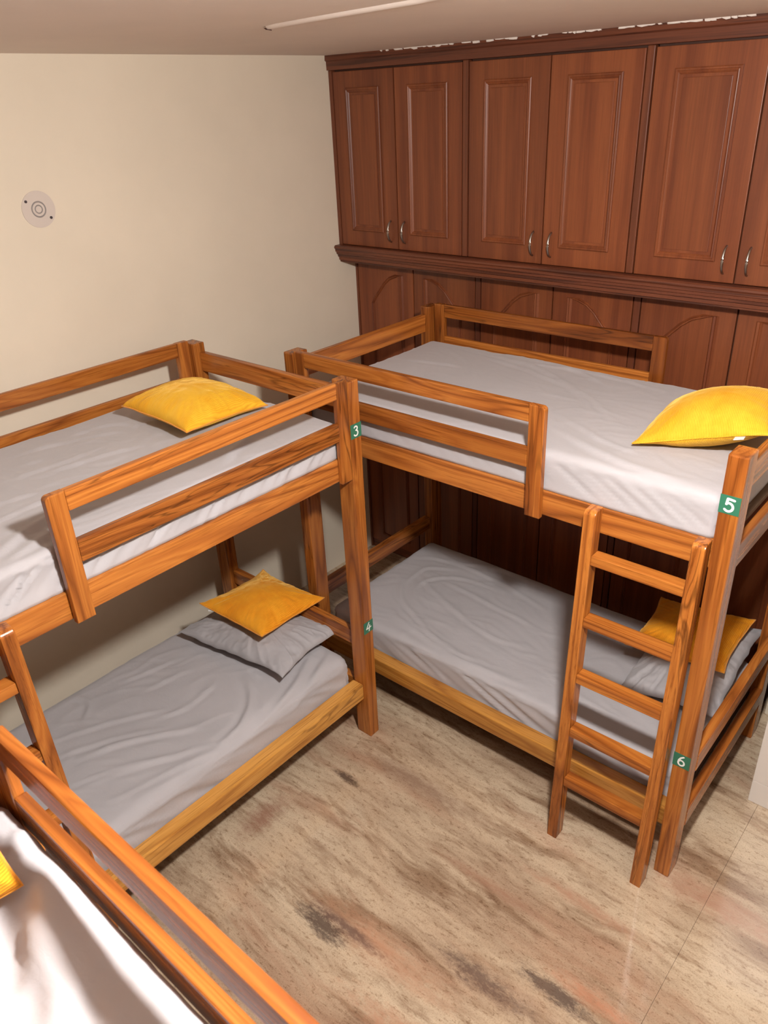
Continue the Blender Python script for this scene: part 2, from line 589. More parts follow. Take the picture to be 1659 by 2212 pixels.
# opal drum with a rounded bottom, the light source
V = []; F = []
nr, ns, Rd, Hd = 9, 40, .072, .082
zz = CEIL-.0225
rows = [(Rd, 0.0), (Rd, -.030)]+[(Rd*math.cos(math.pi/2*i/8), -.030-(Hd-.030)*math.sin(math.pi/2*i/8)) for i in range(1, 9)]
for (rr, dz) in rows:
    for k in range(ns):
        V.append((LAMP[0]+rr*math.cos(2*math.pi*k/ns), LAMP[1]+rr*math.sin(2*math.pi*k/ns), zz+dz))
for i in range(len(rows)-1):
    for k in range(ns):
        F.append((i*ns+k, i*ns+(k+1) % ns, (i+1)*ns+(k+1) % ns, (i+1)*ns+k))
mesh_pd('diffuser', V, F, GLOW, lamp, True, (LAMP[0], LAMP[1], CEIL))

# ------------------------------------------------------------------ WARDROBE WALL
YU, YL = -.16, -.035
def ring(name, x0, x1, z0, z1, y, prof, mat, parent, origin):
    """mitred frame: prof = [(inset, out)] cross-section"""
    V = []; F = []
    m = len(prof)
    for (ins, out) in prof:
        V += [(x0+ins, y-out, z0+ins), (x1-ins, y-out, z0+ins), (x1-ins, y-out, z1-ins), (x0+ins, y-out, z1-ins)]
    for i in range(m-1):
        for k in range(4):
            F.append((i*4+k, i*4+(k+1) % 4, (i+1)*4+(k+1) % 4, (i+1)*4+k))
    return mesh_pd(name, V, F, mat, parent, origin=origin)

def bow_handle(x, y, z0, z1, parent, origin):
    P = []
    zc = (z0+z1)/2; L = (z1-z0)/2
    for k in range(15):
        t = -1+2*k/14
        P.append((x, y-.004-.026*math.cos(t*math.pi/2)**.7 if abs(t) < 1 else y+.001, zc+t*L))
    rads = [.0046+.0012*math.cos((-1+2*k/14)*math.pi/2) for k in range(15)]
    return tube('handle', P, rads, STEEL, parent, 8, origin)

units = [(-.572, -.545, .298, .298), (.335, .335, 1.190, 1.190), (1.229, 1.229, 2.098, 2.098)]
unit_words = ['leftmost pair of tall doors beside the cream wall', 'middle pair of tall doors', 'rightmost pair of tall doors, cut by the frame']
for ui, (xa, xd0, xd1, xb) in enumerate(units):
    xm = (-.1245, .7625, 1.664)[ui]
    og = ((xa+xb)/2, .15, 2.0)
    t = empty('wall_cabinet', og, label=['upper cherry wood cabinet beside the cream wall, two raised panel doors with bow handles',
              'upper cherry wood cabinet above the head of the far upper bunk, middle pair of doors',
              'upper cherry wood cabinet at the right edge, above the yellow cushion by post 5'][ui],
              cat='cabinet', group='upper row of wooden cabinets')
    bm = bmesh.new()
    box_bm(bm, xa+.001, xb+.018 if ui < 2 else xb, YU+.026, YB-.002, 2.0, CEIL-.03)
    for v in bm.verts: v.co -= Vector(og)
    bmesh.ops.recalc_face_normals(bm, faces=bm.faces)
    me = bpy.data.meshes.new('carcass'); bm.to_mesh(me); bm.free()
    link('carcass', me, INNER, t)
    if ui == 0:
        box('side_stile', -.571, -.5475, YU, YU+.03, 2.0, 2.966, CABZ, t, .002, og)
    for di, (d0, d1) in enumerate(((xd0+.002, xm-.003), (xm+.003, xd1-.003))):
        d = box('door', d0, d1, YU+.002, YU+.022, 2.092, 2.958, CAB, t, .0025, og)
        if ui == 0:
            p0, p1 = ((-.454, -.222), (-.037, .212))[di]
        elif ui == 1:
            p0, p1 = ((.421, .672), (.850, 1.101))[di]
        else:
            p0, p1 = ((1.315, 1.575), (1.755, 2.01))[di]
        ring('moulding', p0, p1, 2.173, 2.881, YU+.002, [(0, -.001), (0, .006), (.004, .009), (.009, .009), (.012, .006), (.015, .007), (.019, .004), (.024, -.001)], CAB, d, og)
        box('inset_panel', p0+.034, p1-.034, YU-.001, YU+.004, 2.207, 2.847, CAB, d, .0022, og)
        hx = xm + (-.049, .047)[di]
        bow_handle(hx, YU+.002, 2.128, 2.238, d, og)

def sweep_bead(name, pts, w, h, mat, parent, origin, y):
    """raised bead following a path (x,z) on the plane y"""
    V = []; F = []
    prof = [(-w, -.0005), (-w*.55, h*.9), (0, h*.55), (w*.35, h), (w, -.0005)]
    n = len(pts); m = len(prof)
    for i, p in enumerate(pts):
        a = Vector(pts[max(i-1, 0)]); b_ = Vector(pts[min(i+1, n-1)])
        t = (b_-a).normalized(); nr = Vector((-t.y, t.x))
        if 0 < i < n-1:
            t1 = (Vector(p)-a).normalized(); t2 = (b_-Vector(p)).normalized()
            c = max(.35, math.sqrt(max(0, (1+t1.dot(t2))/2)))
        else: c = 1
        for (s, o_) in prof:
            V.append((p[0]+nr.x*s/c, y-o_, p[1]+nr.y*s/c))
    for i in range(n-1):
        for k in range(m-1):
            F.append((i*m+k, i*m+k+1, (i+1)*m+k+1, (i+1)*m+k))
    return mesh_pd(name, V, F, mat, parent, origin=origin)

for ui, (xa, xd0, xd1, xb) in enumerate(units):
    xm = (-.128, .767, 1.665)[ui]
    og = ((xa+xb)/2, .2, 0)
    t = empty('wardrobe', og, label=['lower cherry wood wardrobe in the corner by the cream wall, arched door mouldings',
              'lower cherry wood wardrobe behind the middle of the far bunk bed',
              'lower cherry wood wardrobe behind the right end of the far bunk bed'][ui],
              cat='wardrobe', group='lower row of wooden wardrobes')
    box('carcass', xa+.001, xb+.018 if ui < 2 else xb+.02, YL+.026, YB-.002, .001, 1.9915, INNER, t, 0, og)
    if ui == 0:
        box('side_stile', -.571, -.556, YL, YL+.03, .001, 1.998, CABZ, t, .002, og)
    for di, (d0, d1) in enumerate((((xd0 if ui else -.554)+.002, xm-.0035), (xm+.0035, xd1-.003))):
        d = box('door', d0, d1, YL+.002, YL+.022, .07, 1.990, CAB, t, .0025, og)
        if di == 0:
            p0, p1 = ((-.445, -.218), (.43, .676), (1.315, 1.576))[ui]
        else:
            p0, p1 = ((-.042, .20), (.861, 1.10), (1.761, 2.01))[ui]
        W = p1-p0
        prof = [(0, .0), (.10, .035), (.26, .078), (.42, .122), (.60, .156), (.80, .174), (1.0, .180)]
        arch = [(p0+W*a, 1.740+b_) for a, b_ in prof] if di == 0 else [(p1-W*a, 1.740+b_) for a, b_ in prof]
        xs, xe = arch[0][0], arch[-1][0]
        path = [(xs, .14)]+arch+[(xe, .14), (xs, .14)]
        sweep_bead('moulding', path, .010, .008, CAB, d, og, YL+.002)
    box('plinth', xa+.001, xb, YL+.012, YL+.04, .001, .065, CABX, t, .001, og)

og = (.75, -.16, 2.0)
# division stiles between the cabinets
for k, (a, b_) in enumerate(((.3015, .3315), (1.1935, 1.2255))):
    o = box('divider_strip', a, b_, YU-.002, YU+.03, 2.092, 2.966, CABZ, None, .004)
    props(o, ['upright strip between the first and second upper cabinets', 'upright strip between the second and third upper cabinets'][k], 'trim', 'upright strips between cabinets')
    o = box('divider_strip', a, b_, YL, YL+.0245, .066, 1.990, CABZ, None, .003)
    props(o, ['upright strip between the first and second lower wardrobes', 'upright strip between the second and third lower wardrobes'][k], 'trim', 'upright strips between wardrobes')

def xprofile(name, prof, x0, x1, mat, label, cat):
    n = len(prof)
    V = [(x0, y, z) for y, z in prof]+[(x1, y, z) for y, z in prof]
    F = [(k, (k+1) % n, n+(k+1) % n, n+k) for k in range(n)]+[tuple(range(n)), tuple(range(n, 2*n))]
    o = mesh_pd(name, V, F, mat)
    return props(o, label, cat)
xprofile('cornice', [(-.134, 2.0), (-.134, 2.0885), (-.196, 2.0885), (-.204, 2.082), (-.205, 2.074), (-.198, 2.066), (-.197, 2.054), (-.190, 2.050),
                     (-.187, 2.038), (-.179, 2.034), (-.177, 2.022), (-.170, 2.018), (-.168, 2.003), (-.160, 2.0)],
         -.5715, 2.12, CABX, 'moulded dark wood cornice running under the upper cabinets', 'cornice')
xprofile('cabinet_soffit', [(-.006, 1.9925), (-.006, 1.9995), (-.160, 1.9995), (-.160, 1.9925)], -.5715, 2.12, CABX, 'underside board between cornice and lower wardrobes', 'trim')
xprofile('top_rail', [(-.13, 2.9665), (-.13, CEIL-.0005), (-.178, CEIL-.0005), (-.180, 3.012), (-.171, 3.006), (-.170, 2.968), (-.168, 2.9665)], -.5715, 2.12, CABX,
         'dark wood top rail of the cabinets under the ceiling', 'trim')

# ------------------------------------------------------------------ BUNK BEDS
HT, LEN, WD = 1.853, 2.0, 1.070
PW, PD = .062, .089
def make_bed(origin, mapping, label, stickers=(), lower_base=True, sticker_dir=1):
    """mapping(X, Y, Z): X along the bed from its guard end, Y from front to back"""
    og = Vector(origin)
    T = lambda c: mapping(c.x, c.y, c.z)
    ax = 0 if abs((mapping(1, 0, 0)-mapping(0, 0, 0)).x) > .5 else 1
    ML, MD, MZ = TK[ax], TK[1-ax], TK[2]
    t = empty('bunk_bed', og, label=label, cat='bunk bed')
    B = lambda name, x0, x1, y0, y1, z0, z1, mat, bev=.004: box(name, x0, x1, y0, y1, z0, z1, mat, t, bev, og, T)
    e = .0006
    for X in (0, LEN-PW):
        for Y in (0, WD-PD):
            B('post', X, X+PW, Y, Y+PD, 0, HT, MZ, .0065)
    # long beams
    for (y0, y1) in ((.026, .072), (WD-.072, WD-.026)):
        B('side_beam', PW+e, LEN-PW-e, y0, y1, 1.439, 1.536, ML)
    for (y0, y1) in ((.028, .094), (WD-.094, WD-.028)):
        B('lower_side_beam', PW+e, LEN-PW-e, y0, y1, .235, .324, TKL[ax], .006)
    # end boards
    for (x0, x1) in ((.004, .034), (LEN-.034, LEN-.004)):
        B('end_rail', x0, x1, PD+e, WD-PD-e, 1.720, 1.810, MD)
        B('end_beam', x0, x1, PD+e, WD-PD-e, 1.425, 1.512, MD)
        B('lower_end_rail', x0-.002, x1+.006, PD+e, WD-PD-e, .520, .602, MD)
        B('lower_end_beam', x0-.002, x1+.006, PD+e, WD-PD-e, .222, .310, MD)
    # guards, front and back
    for side in (0, 1):
        y0, y1 = (.0, .0255) if side == 0 else (WD-.052, WD-.0265)
        if side == 0: y0, y1 = -.004+.002, .0255
        g0, g1 = PW+e, 1.320
        B('guard_stile', g0, g0+.062, y0 if side else .002, y1 + (.006 if side else .0), 1.432, 1.866 if side else 1.864, MZ, .005)
        rc_ = .016
        pr = [(g1-.062, 1.432), (g1, 1.432)]+[(g1-rc_+rc_*math.cos(a*math.pi/10), 1.867-rc_+rc_*math.sin(a*math.pi/10)) for a in range(6)]+[(g1-.062, 1.867)]
        prism('guard_stile', [(x, y0, z) for x, z in pr], (0, y1-y0, 0), MZ, t, .004, og, T)
        B('guard_rail', g0+.0635-.001, g1-.0625, y0+.0015, y1-.0005, 1.7995, 1.8665, ML, .005)
        B('guard_rail', g0+.0625, g1-.0625, y0+.0015, y1-.0005, 1.625, 1.700, ML, .005)
    # bases that carry the mattresses
    B('bed_base', .04, LEN-.04, .073, WD-.073, 1.519, 1.5355, BOARD, .001)
    B('bed_base', .05, LEN-.05, .0945, WD-.0945, .262, .276, BOARD, .001)
    # stickers on the outer face of the end post
    for (X0, z0, digit) in stickers:
        p = mapping(X0, 0, z0); nrm = (mapping(0, -1, 0)-mapping(0, 0, 0)); rt_ = (mapping(1, 0, 0)-mapping(0, 0, 0))*sticker_dir
        sticker(p, rt_, Vector((0, 0, 1)), nrm, digit, t, og)
    return t

def stroke_mesh(paths, w, org, R, U, Nn, out):
    V = []; F = []
    def add(pts):
        n0 = len(V)
        lift = out + 2.5e-5*len(F)
        for a, b_ in pts: V.append(org+R*a+U*b_+Nn*lift)
        F.append(tuple(range(n0, n0+len(pts))))
    for path in paths:
        for i in range(len(path)-1):
            a, b_ = Vector(path[i]), Vector(path[i+1])
            t = (b_-a).normalized(); nr = Vector((-t.y, t.x))*w
            add([tuple(a+nr), tuple(a-nr), tuple(b_-nr), tuple(b_+nr)])
        for q in path:
            add([(q[0]+w*math.cos(k*math.pi/5), q[1]+w*math.sin(k*math.pi/5)) for k in range(10)])
    return V, F

def arc(cx, cy, rx, ry, a0, a1, n=14):
    return [(cx+rx*math.cos(math.radians(a0+(a1-a0)*k/n)), cy+ry*math.sin(math.radians(a0+(a1-a0)*k/n))) for k in range(n+1)]
DIG = {
 '3': ([arc(.46, .685, .15, .135, 150, -85)+arc(.45, .36, .19, .19, 88, -150)], .052),
 '4': ([[(.56, .86), (.27, .38), (.76, .42)], [(.62, .62), (.54, .14)]], .050),
 '5': ([[(.70, .79), (.38, .83), (.345, .53)]+arc(.46, .385, .215, .225, 115, -140)], .064),
 '6': ([[(.60, .86), (.44, .72), (.34, .52)]+arc(.50, .36, .175, .19, 165, -195, 20)], .054),
}
def sticker(p, R, U, Nn, digit, parent, og):
    s = .062
    V = []
    for o_ in (.0003, .0011):
        for a, b_ in ((0, 0), (s, 0), (s, s), (0, s)):
            V.append(p+R*a+U*b_+Nn*o_)
    F = [(0, 1, 2, 3), (4, 5, 6, 7)]+[(k, (k+1) % 4, 4+(k+1) % 4, 4+k) for k in range(4)]
    pl = mesh_pd('number_sticker', V, F, GREEN, parent, origin=og)
    pl['label'] = 'green square sticker with a white hand-drawn %s' % digit
    paths, w = DIG[digit]
    paths = [[(a*s, b_*s) for a, b_ in pth] for pth in paths]
    V, F = stroke_mesh(paths, w*s, p, R, U, Nn, .0016)
    me = bpy.data.meshes.new('digit')
    me.from_pydata([tuple(v-Vector(og)) for v in V], [], F)
    link('digit', me, DIGIT, pl)

def make_ladder(origin, mapping, label):
    og = Vector(origin)
    def lean(c):
        # front face leans towards the bed with height
        return mapping(c.x, c.y - .114 + (c.z/1.545)*.080, c.z)
    t = empty('bunk_ladder', og, label=label, cat='ladder', group='ladders of the bunk beds')
    for (x0, x1) in ((1.512, 1.556), (1.888, 1.932)):
        pr = [(.058, 0), (0, 0)]+[(.020-.020*math.cos(a*math.pi/12), 1.525+.020*math.sin(a*math.pi/12)) for a in range(7)]+[(.058, 1.545)]
        prism('side_rail', [(x0, y, z) for y, z in pr], (x1-x0, 0, 0), TK[2], t, .004, og, lean)
    ax = 0 if abs((mapping(1, 0, 0)-mapping(0, 0, 0)).x) > .5 else 1
    for z0, z1 in ((1.340, 1.377), (1.080, 1.117), (.824, .863), (.562, .602), (.302, .342)):
        box('rung', 1.5565, 1.8875, .004, .055, z0, z1, TK[ax], t, .003, og, lean)
    return t

AX, AY = .685, -1.397
BX, BY = .15, -1.304
CX, CY = 1.363, -3.2235
mapA = lambda X, Y, Z: Vector((AX-Y, AY-X, Z))
mapB = lambda X, Y, Z: Vector((BX+X, BY+Y, Z))
mapC = lambda X, Y, Z: Vector((CX+X, CY-Y, Z))
bedA = make_bed((AX-WD/2, AY-1.0, 0), mapA, 'teak bunk bed on the left along the cream wall, stickers 3 and 4',
                [(.062, 1.611, '3'), (.062, .632, '4')], sticker_dir=-1)
bedB = make_bed((BX+1.0, BY+WD/2, 0), mapB, 'teak bunk bed along the cabinet wall, stickers 5 and 6',
                [(LEN-PW, 1.659, '5'), (LEN-PW, .595, '6')])
bedC = make_bed((CX+1.0, CY-WD/2, 0), mapC, 'nearest teak bunk bed in the bottom left corner, seen from its upper mattress', [])
make_ladder((.70, AY-1.72, 0), mapA, 'wooden ladder on the left bunk bed, cut by the left edge')
make_ladder((BX+1.72, BY-.08, 0), mapB, 'five-rung wooden ladder leaning on the far bunk bed beside post 5')

# ------------------------------------------------------------------ MATTRESSES
def mattress(name, x0, x1, y0, y1, z0, z1, r, lines, label, seed=0, amp=1.0, sidefold=.006, step=.011, diag=1.0, dirang=0.0, pw=.0035, freq=24):
    nx = max(8, int((x1-x0)/step)); ny = max(8, int((y1-y0)/step)); nz = max(4, int((z1-z0)/step))
    xs = np.linspace(x0, x1, nx+1); ys = np.linspace(y0, y1, ny+1); zs = np.linspace(z0, z1, nz+1)
    V = []; F = []; key = {}
    def vid(i, j, k):
        q = (i, j, k)
        if q not in key:
            key[q] = len(V); V.append((xs[i], ys[j], zs[k]))
        return key[q]
    for i in range(nx):
        for j in range(ny):
            F.append((vid(i, j, nz), vid(i+1, j, nz), vid(i+1, j+1, nz), vid(i, j+1, nz)))
    for i in range(nx):
        for k in range(nz):
            F.append((vid(i, 0, k), vid(i+1, 0, k), vid(i+1, 0, k+1), vid(i, 0, k+1)))
            F.append((vid(i+1, ny, k), vid(i, ny, k), vid(i, ny, k+1), vid(i+1, ny, k+1)))
    for j in range(ny):
        for k in range(nz):
            F.append((vid(0, j+1, k), vid(0, j, k), vid(0, j, k+1), vid(0, j+1, k+1)))
            F.append((vid(nx, j, k), vid(nx, j+1, k), vid(nx, j+1, k+1), vid(nx, j, k+1)))
    F.append(tuple(vid(i, 0, 0) for i in range(nx, -1, -1)) + tuple(vid(0, j, 0) for j in range(1, ny+1)) + tuple(vid(i, ny, 0) for i in range(1, nx+1)) + tuple(vid(nx, j, 0) for j in range(ny-1, 0, -1)))
    P = np.array(V)
    C = np.column_stack([np.clip(P[:, 0], x0+r, x1-r), np.clip(P[:, 1], y0+r, y1-r), np.minimum(P[:, 2], z1-r)])
    D = P-C; L = np.linalg.norm(D, axis=1)
    on = L > 1e-9
    nrm = np.zeros_like(P); nrm[on] = D[on]/L[on][:, None]
    inner = ~on
    nrm[inner] = (0, 0, 1)
    Q = C + nrm*r
    Q[inner] = P[inner]
    P = Q
    top = np.clip(nrm[:, 2], 0, 1)
    # wrinkles on top
    h = np.zeros(len(P))
    xy = P[:, :2]
    jit = np.column_stack([fbm(np.column_stack([xy*9, np.full(len(P), seed+.3)]), 2), fbm(np.column_stack([xy*9, np.full(len(P), seed+5.3)]), 2)])*.008
    for li, ln in enumerate(lines):
        a_, w_ = .0048, .009
        pts_ = ln
        if isinstance(ln, dict): a_, w_, pts_ = ln['a'], ln['w'], ln['p']
        d, pos, side = polydist(xy+jit, pts_)
        tp = np.clip(np.minimum(pos, 1-pos)*4, 0, 1)
        wv = w_*np.where(side > 0, 1.9, .75)
        h += a_*amp*tp*(np.exp(-(d/wv)**2) - .45*np.exp(-((d-2.2*w_)/(1.3*w_))**2)*(side < 0))
    rc = np.random.RandomState(100+seed)
    for q in range(34):
        px_, py_ = rc.uniform(x0+.08, x1-.08), rc.uniform(y0+.06, y1-.06)
        an = dirang + rc.normal(0, .55); ln_ = rc.uniform(.05, .17); cv = rc.uniform(-.5, .5)
        pts_ = [(px_+math.cos(an+cv*t)*ln_*t, py_+math.sin(an+cv*t)*ln_*t) for t in (-1, -.3, .4, 1)]
        d, pos, side = polydist(xy+jit*.5, pts_, 4)
        tp = np.clip(np.minimum(pos, 1-pos)*3, 0, 1)
        h += amp*rc.uniform(.0015, .0035)*tp*np.exp(-(d/np.where(side > 0, .010, .0055))**2)
    ca, sa = math.cos(dirang), math.sin(dirang)
    st = np.column_stack([(xy[:, 0]*ca+xy[:, 1]*sa)*2.2, (-xy[:, 0]*sa+xy[:, 1]*ca)*13, np.full(len(P), seed*1.7)])
    warp = fbm(np.column_stack([xy*2.5, np.full(len(P), seed+11.)]), 2)
    st[:, 1] += warp*5
    nn = fbm(st, 3)
    rid = 1-np.abs(nn)*2
    h += amp*pw*np.clip(rid, 0, 1)**3 * (.4+.6*vnoise(np.column_stack([xy*3, np.full(len(P), seed+2.)])))
    h += .006*fbm(np.column_stack([xy*3.2, np.full(len(P), seed+20.)]), 2)
    # side folds, running obliquely
    s = P[:, 0]*np.abs(nrm[:, 1]) + P[:, 1]*np.abs(nrm[:, 0])
    sf = fbm(np.column_stack([(s+diag*P[:, 2])*freq, (P[:, 2])*5, np.full(len(P), seed+3.)]), 2)
    sdv = -sidefold*np.clip(np.abs(sf)*2.6, 0, 1.6)*(1-top)
    edge_fade = np.clip((P[:, 2]-z0)/.04, .2, 1)
    disp = h*top + sdv*edge_fade
    P = P + nrm*disp[:, None]
    cx, cy = (x0+x1)/2, (y0+y1)/2
    P = P-np.array([cx, cy, z0])
    me = bpy.data.meshes.new(name)
    me.from_pydata(P.tolist(), [], F)
    o = link(name, me, SHEET, None, True)
    o.location = (cx, cy, z0)
    props(o, label, 'mattress')
    return o

W_Bu = [[(0.27, -0.36), (0.67, -0.40), (0.97, -0.46), (1.38, -0.72), (1.59, -0.94)], [(0.45, -0.35), (0.71, -0.34), (1.09, -0.38), (1.37, -0.53)],
        [(0.28, -0.68), (0.47, -0.65), (0.68, -0.6)], [(0.30, -0.38), (0.62, -0.56), (0.9, -0.84)], [(0.75, -0.42), (1.21, -0.38), (1.58, -0.45)],
        [(0.61, -0.42), (1.16, -0.59), (1.46, -0.86)], [(0.55, -0.93), (0.83, -0.89), (1.18, -0.99)],
        {'a': .008, 'w': .015, 'p': [(1.36, -1.05), (1.6, -1.16), (1.8, -1.21), (2.05, -1.23)]}, [(1.3, -0.91), (1.58, -1.06), (1.74, -1.1)],
        {'a': .003, 'w': .004, 'p': [(0.66, -1.0), (0.64, -0.62)]}, {'a': .003, 'w': .004, 'p': [(0.72, -0.74), (0.82, -0.51)]}]
W_Bl = [[(0.24, -0.56), (0.42, -0.48), (0.8, -0.49), (1.19, -0.58)], {'a': .006, 'w': .010, 'p': [(0.29, -0.7), (0.45, -0.92), (0.63, -1.01), (0.9, -1.13), (1.24, -1.09)]},
        [(0.33, -0.67), (0.62, -0.8), (1.0, -0.92), (1.24, -0.88)], {'a': .008, 'w': .014, 'p': [(0.5, -1.06), (0.97, -1.16), (1.41, -1.12)]},
        [(0.53, -0.46), (0.79, -0.38), (1.23, -0.4)], [(0.51, -0.66), (0.84, -0.69), (1.29, -0.74)],
        [(0.42, -0.95), (0.7, -1.08), (1.14, -1.14)], [(1.4, -1.0), (1.6, -1.05), (1.9, -1.08)], [(0.26, -0.41), (0.5, -0.46), (0.66, -0.39), (0.9, -0.36)],
        [(.4, -.85), (.38, -.62), (.55, -.52)], [(.48, -.88), (.47, -.70), (.62, -.58), (.9, -.56)]]
W_Al = [{'a': .011, 'w': .011, 'p': [(0.23, -1.87), (0.41, -1.94), (0.52, -2.09), (0.55, -2.30)]}, [(0.24, -1.86), (0.45, -1.92), (0.58, -2.0)],
        {'a': .010, 'w': .012, 'p': [(0.39, -1.5), (0.53, -1.81), (0.585, -2.11), (0.56, -2.37)]}, {'a': .010, 'w': .012, 'p': [(0.48, -1.49), (0.575, -1.76), (0.60, -2.10)]},
        [(-0.03, -2.65), (0.07, -2.43), (0.21, -2.21)], {'a': .008, 'w': .012, 'p': [(0.14, -2.68), (0.25, -2.43), (0.42, -2.19)]},
        [(0.3, -2.71), (0.41, -2.47), (0.55, -2.18)], [(0.45, -2.71), (0.52, -2.4), (0.59, -2.15)], {'a': .008, 'w': .008, 'p': [(-0.24, -2.46), (-0.13, -2.44), (-0.04, -2.52)]},
        [(-0.14, -2.29), (-0.05, -1.96)], [(0.2, -2.32), (0.25, -2.14), (0.2, -1.94)], [(-0.0, -2.26), (0.06, -1.96)],
        [(.05, -2.75), (.16, -2.5), (.33, -2.25)], [(.22, -2.8), (.35, -2.55), (.5, -2.32)]]
W_Au = [[(-0.16, -2.49), (-0.11, -2.24), (-0.02, -2.0)], [(0.04, -2.59), (0.06, -2.39), (0.06, -2.12)], [(0.18, -2.9), (0.2, -2.66), (0.22, -2.51)],
        [(0.32, -2.9), (0.32, -2.72), (0.28, -2.37)], {'a': .009, 'w': .014, 'p': [(0.57, -2.90), (0.46, -2.69), (0.41, -2.53)]},
        {'a': .007, 'w': .012, 'p': [(0.60, -2.86), (0.56, -2.72), (0.50, -2.60)]}, [(0.09, -1.73), (0.21, -1.52), (0.38, -1.47)],
        {'a': .008, 'w': .014, 'p': [(0.58, -2.03), (0.51, -1.9), (0.36, -1.55)]}, [(-0.14, -2.32), (-0.13, -2.02), (0.21, -1.96)],
        [(0.16, -1.48), (0.3, -1.5), (0.56, -1.48)], [(0.39, -2.47), (0.39, -2.25), (0.31, -1.94)], [(0.10, -2.5), (.13, -2.25), (.18, -2.05)]]
W_Cu = [{'a': .016, 'w': .022, 'p': [(1.64, -3.33), (1.72, -3.345), (1.79, -3.38), (1.84, -3.42)]}, {'a': .020, 'w': .026, 'p': [(1.60, -3.30), (1.70, -3.31), (1.78, -3.33), (1.92, -3.345)]}, {'a': .012, 'w': .016, 'p': [(1.52, -3.27), (1.56, -3.29), (1.60, -3.33)]}, {'a': .014, 'w': .02, 'p': [(1.70, -3.34), (1.77, -3.36), (1.86, -3.38), (1.95, -3.42)]}, [(1.7, -3.4), (1.9, -3.6), (2.1, -3.7)], [(1.8, -3.3), (2.1, -3.38), (2.4, -3.4)]]
mattress('mattress', BX+.07, BX+1.935, BY+.036, BY+WD-.088, 1.5368, 1.684, .035, W_Bu,
         'grey-sheeted mattress on the upper bunk in front of the wooden cabinets', 1, 1.0, .0035, dirang=-.25, freq=26, diag=1.6)
mattress('mattress', BX+.052, BX+1.94, BY+.096, BY+WD-.097, .277, .458, .04, W_Bl,
         'grey-sheeted mattress on the shaded lower bunk behind the five-rung ladder', 2, 1.0, .010, dirang=-.2, freq=7, diag=2.5)
mattress('mattress', AX-WD+.085, AX-.036, AY-1.935, AY-.068, 1.5368, 1.680, .035, W_Au,
         'grey-sheeted upper mattress on the left bed against the cream wall', 3, 1.0, .012, diag=-1.3, dirang=1.45, pw=.005)
mattress('mattress', AX-WD+.097, AX-.096, AY-1.94, AY-.055, .277, .462, .065, W_Al,
         'grey-sheeted lower mattress on the left bed, under the orange cushion and pillow', 4, 1.0, .007, diag=2.2, dirang=1.2, freq=8)
mattress('mattress', CX+.07, CX+1.935, CY-WD+.085, CY-.0305, 1.5368, 1.664, .016, W_Cu,
         'pale-sheeted mattress on the nearest upper bunk, bottom left corner', 5, 1.0, .004, dirang=-.2, freq=8)

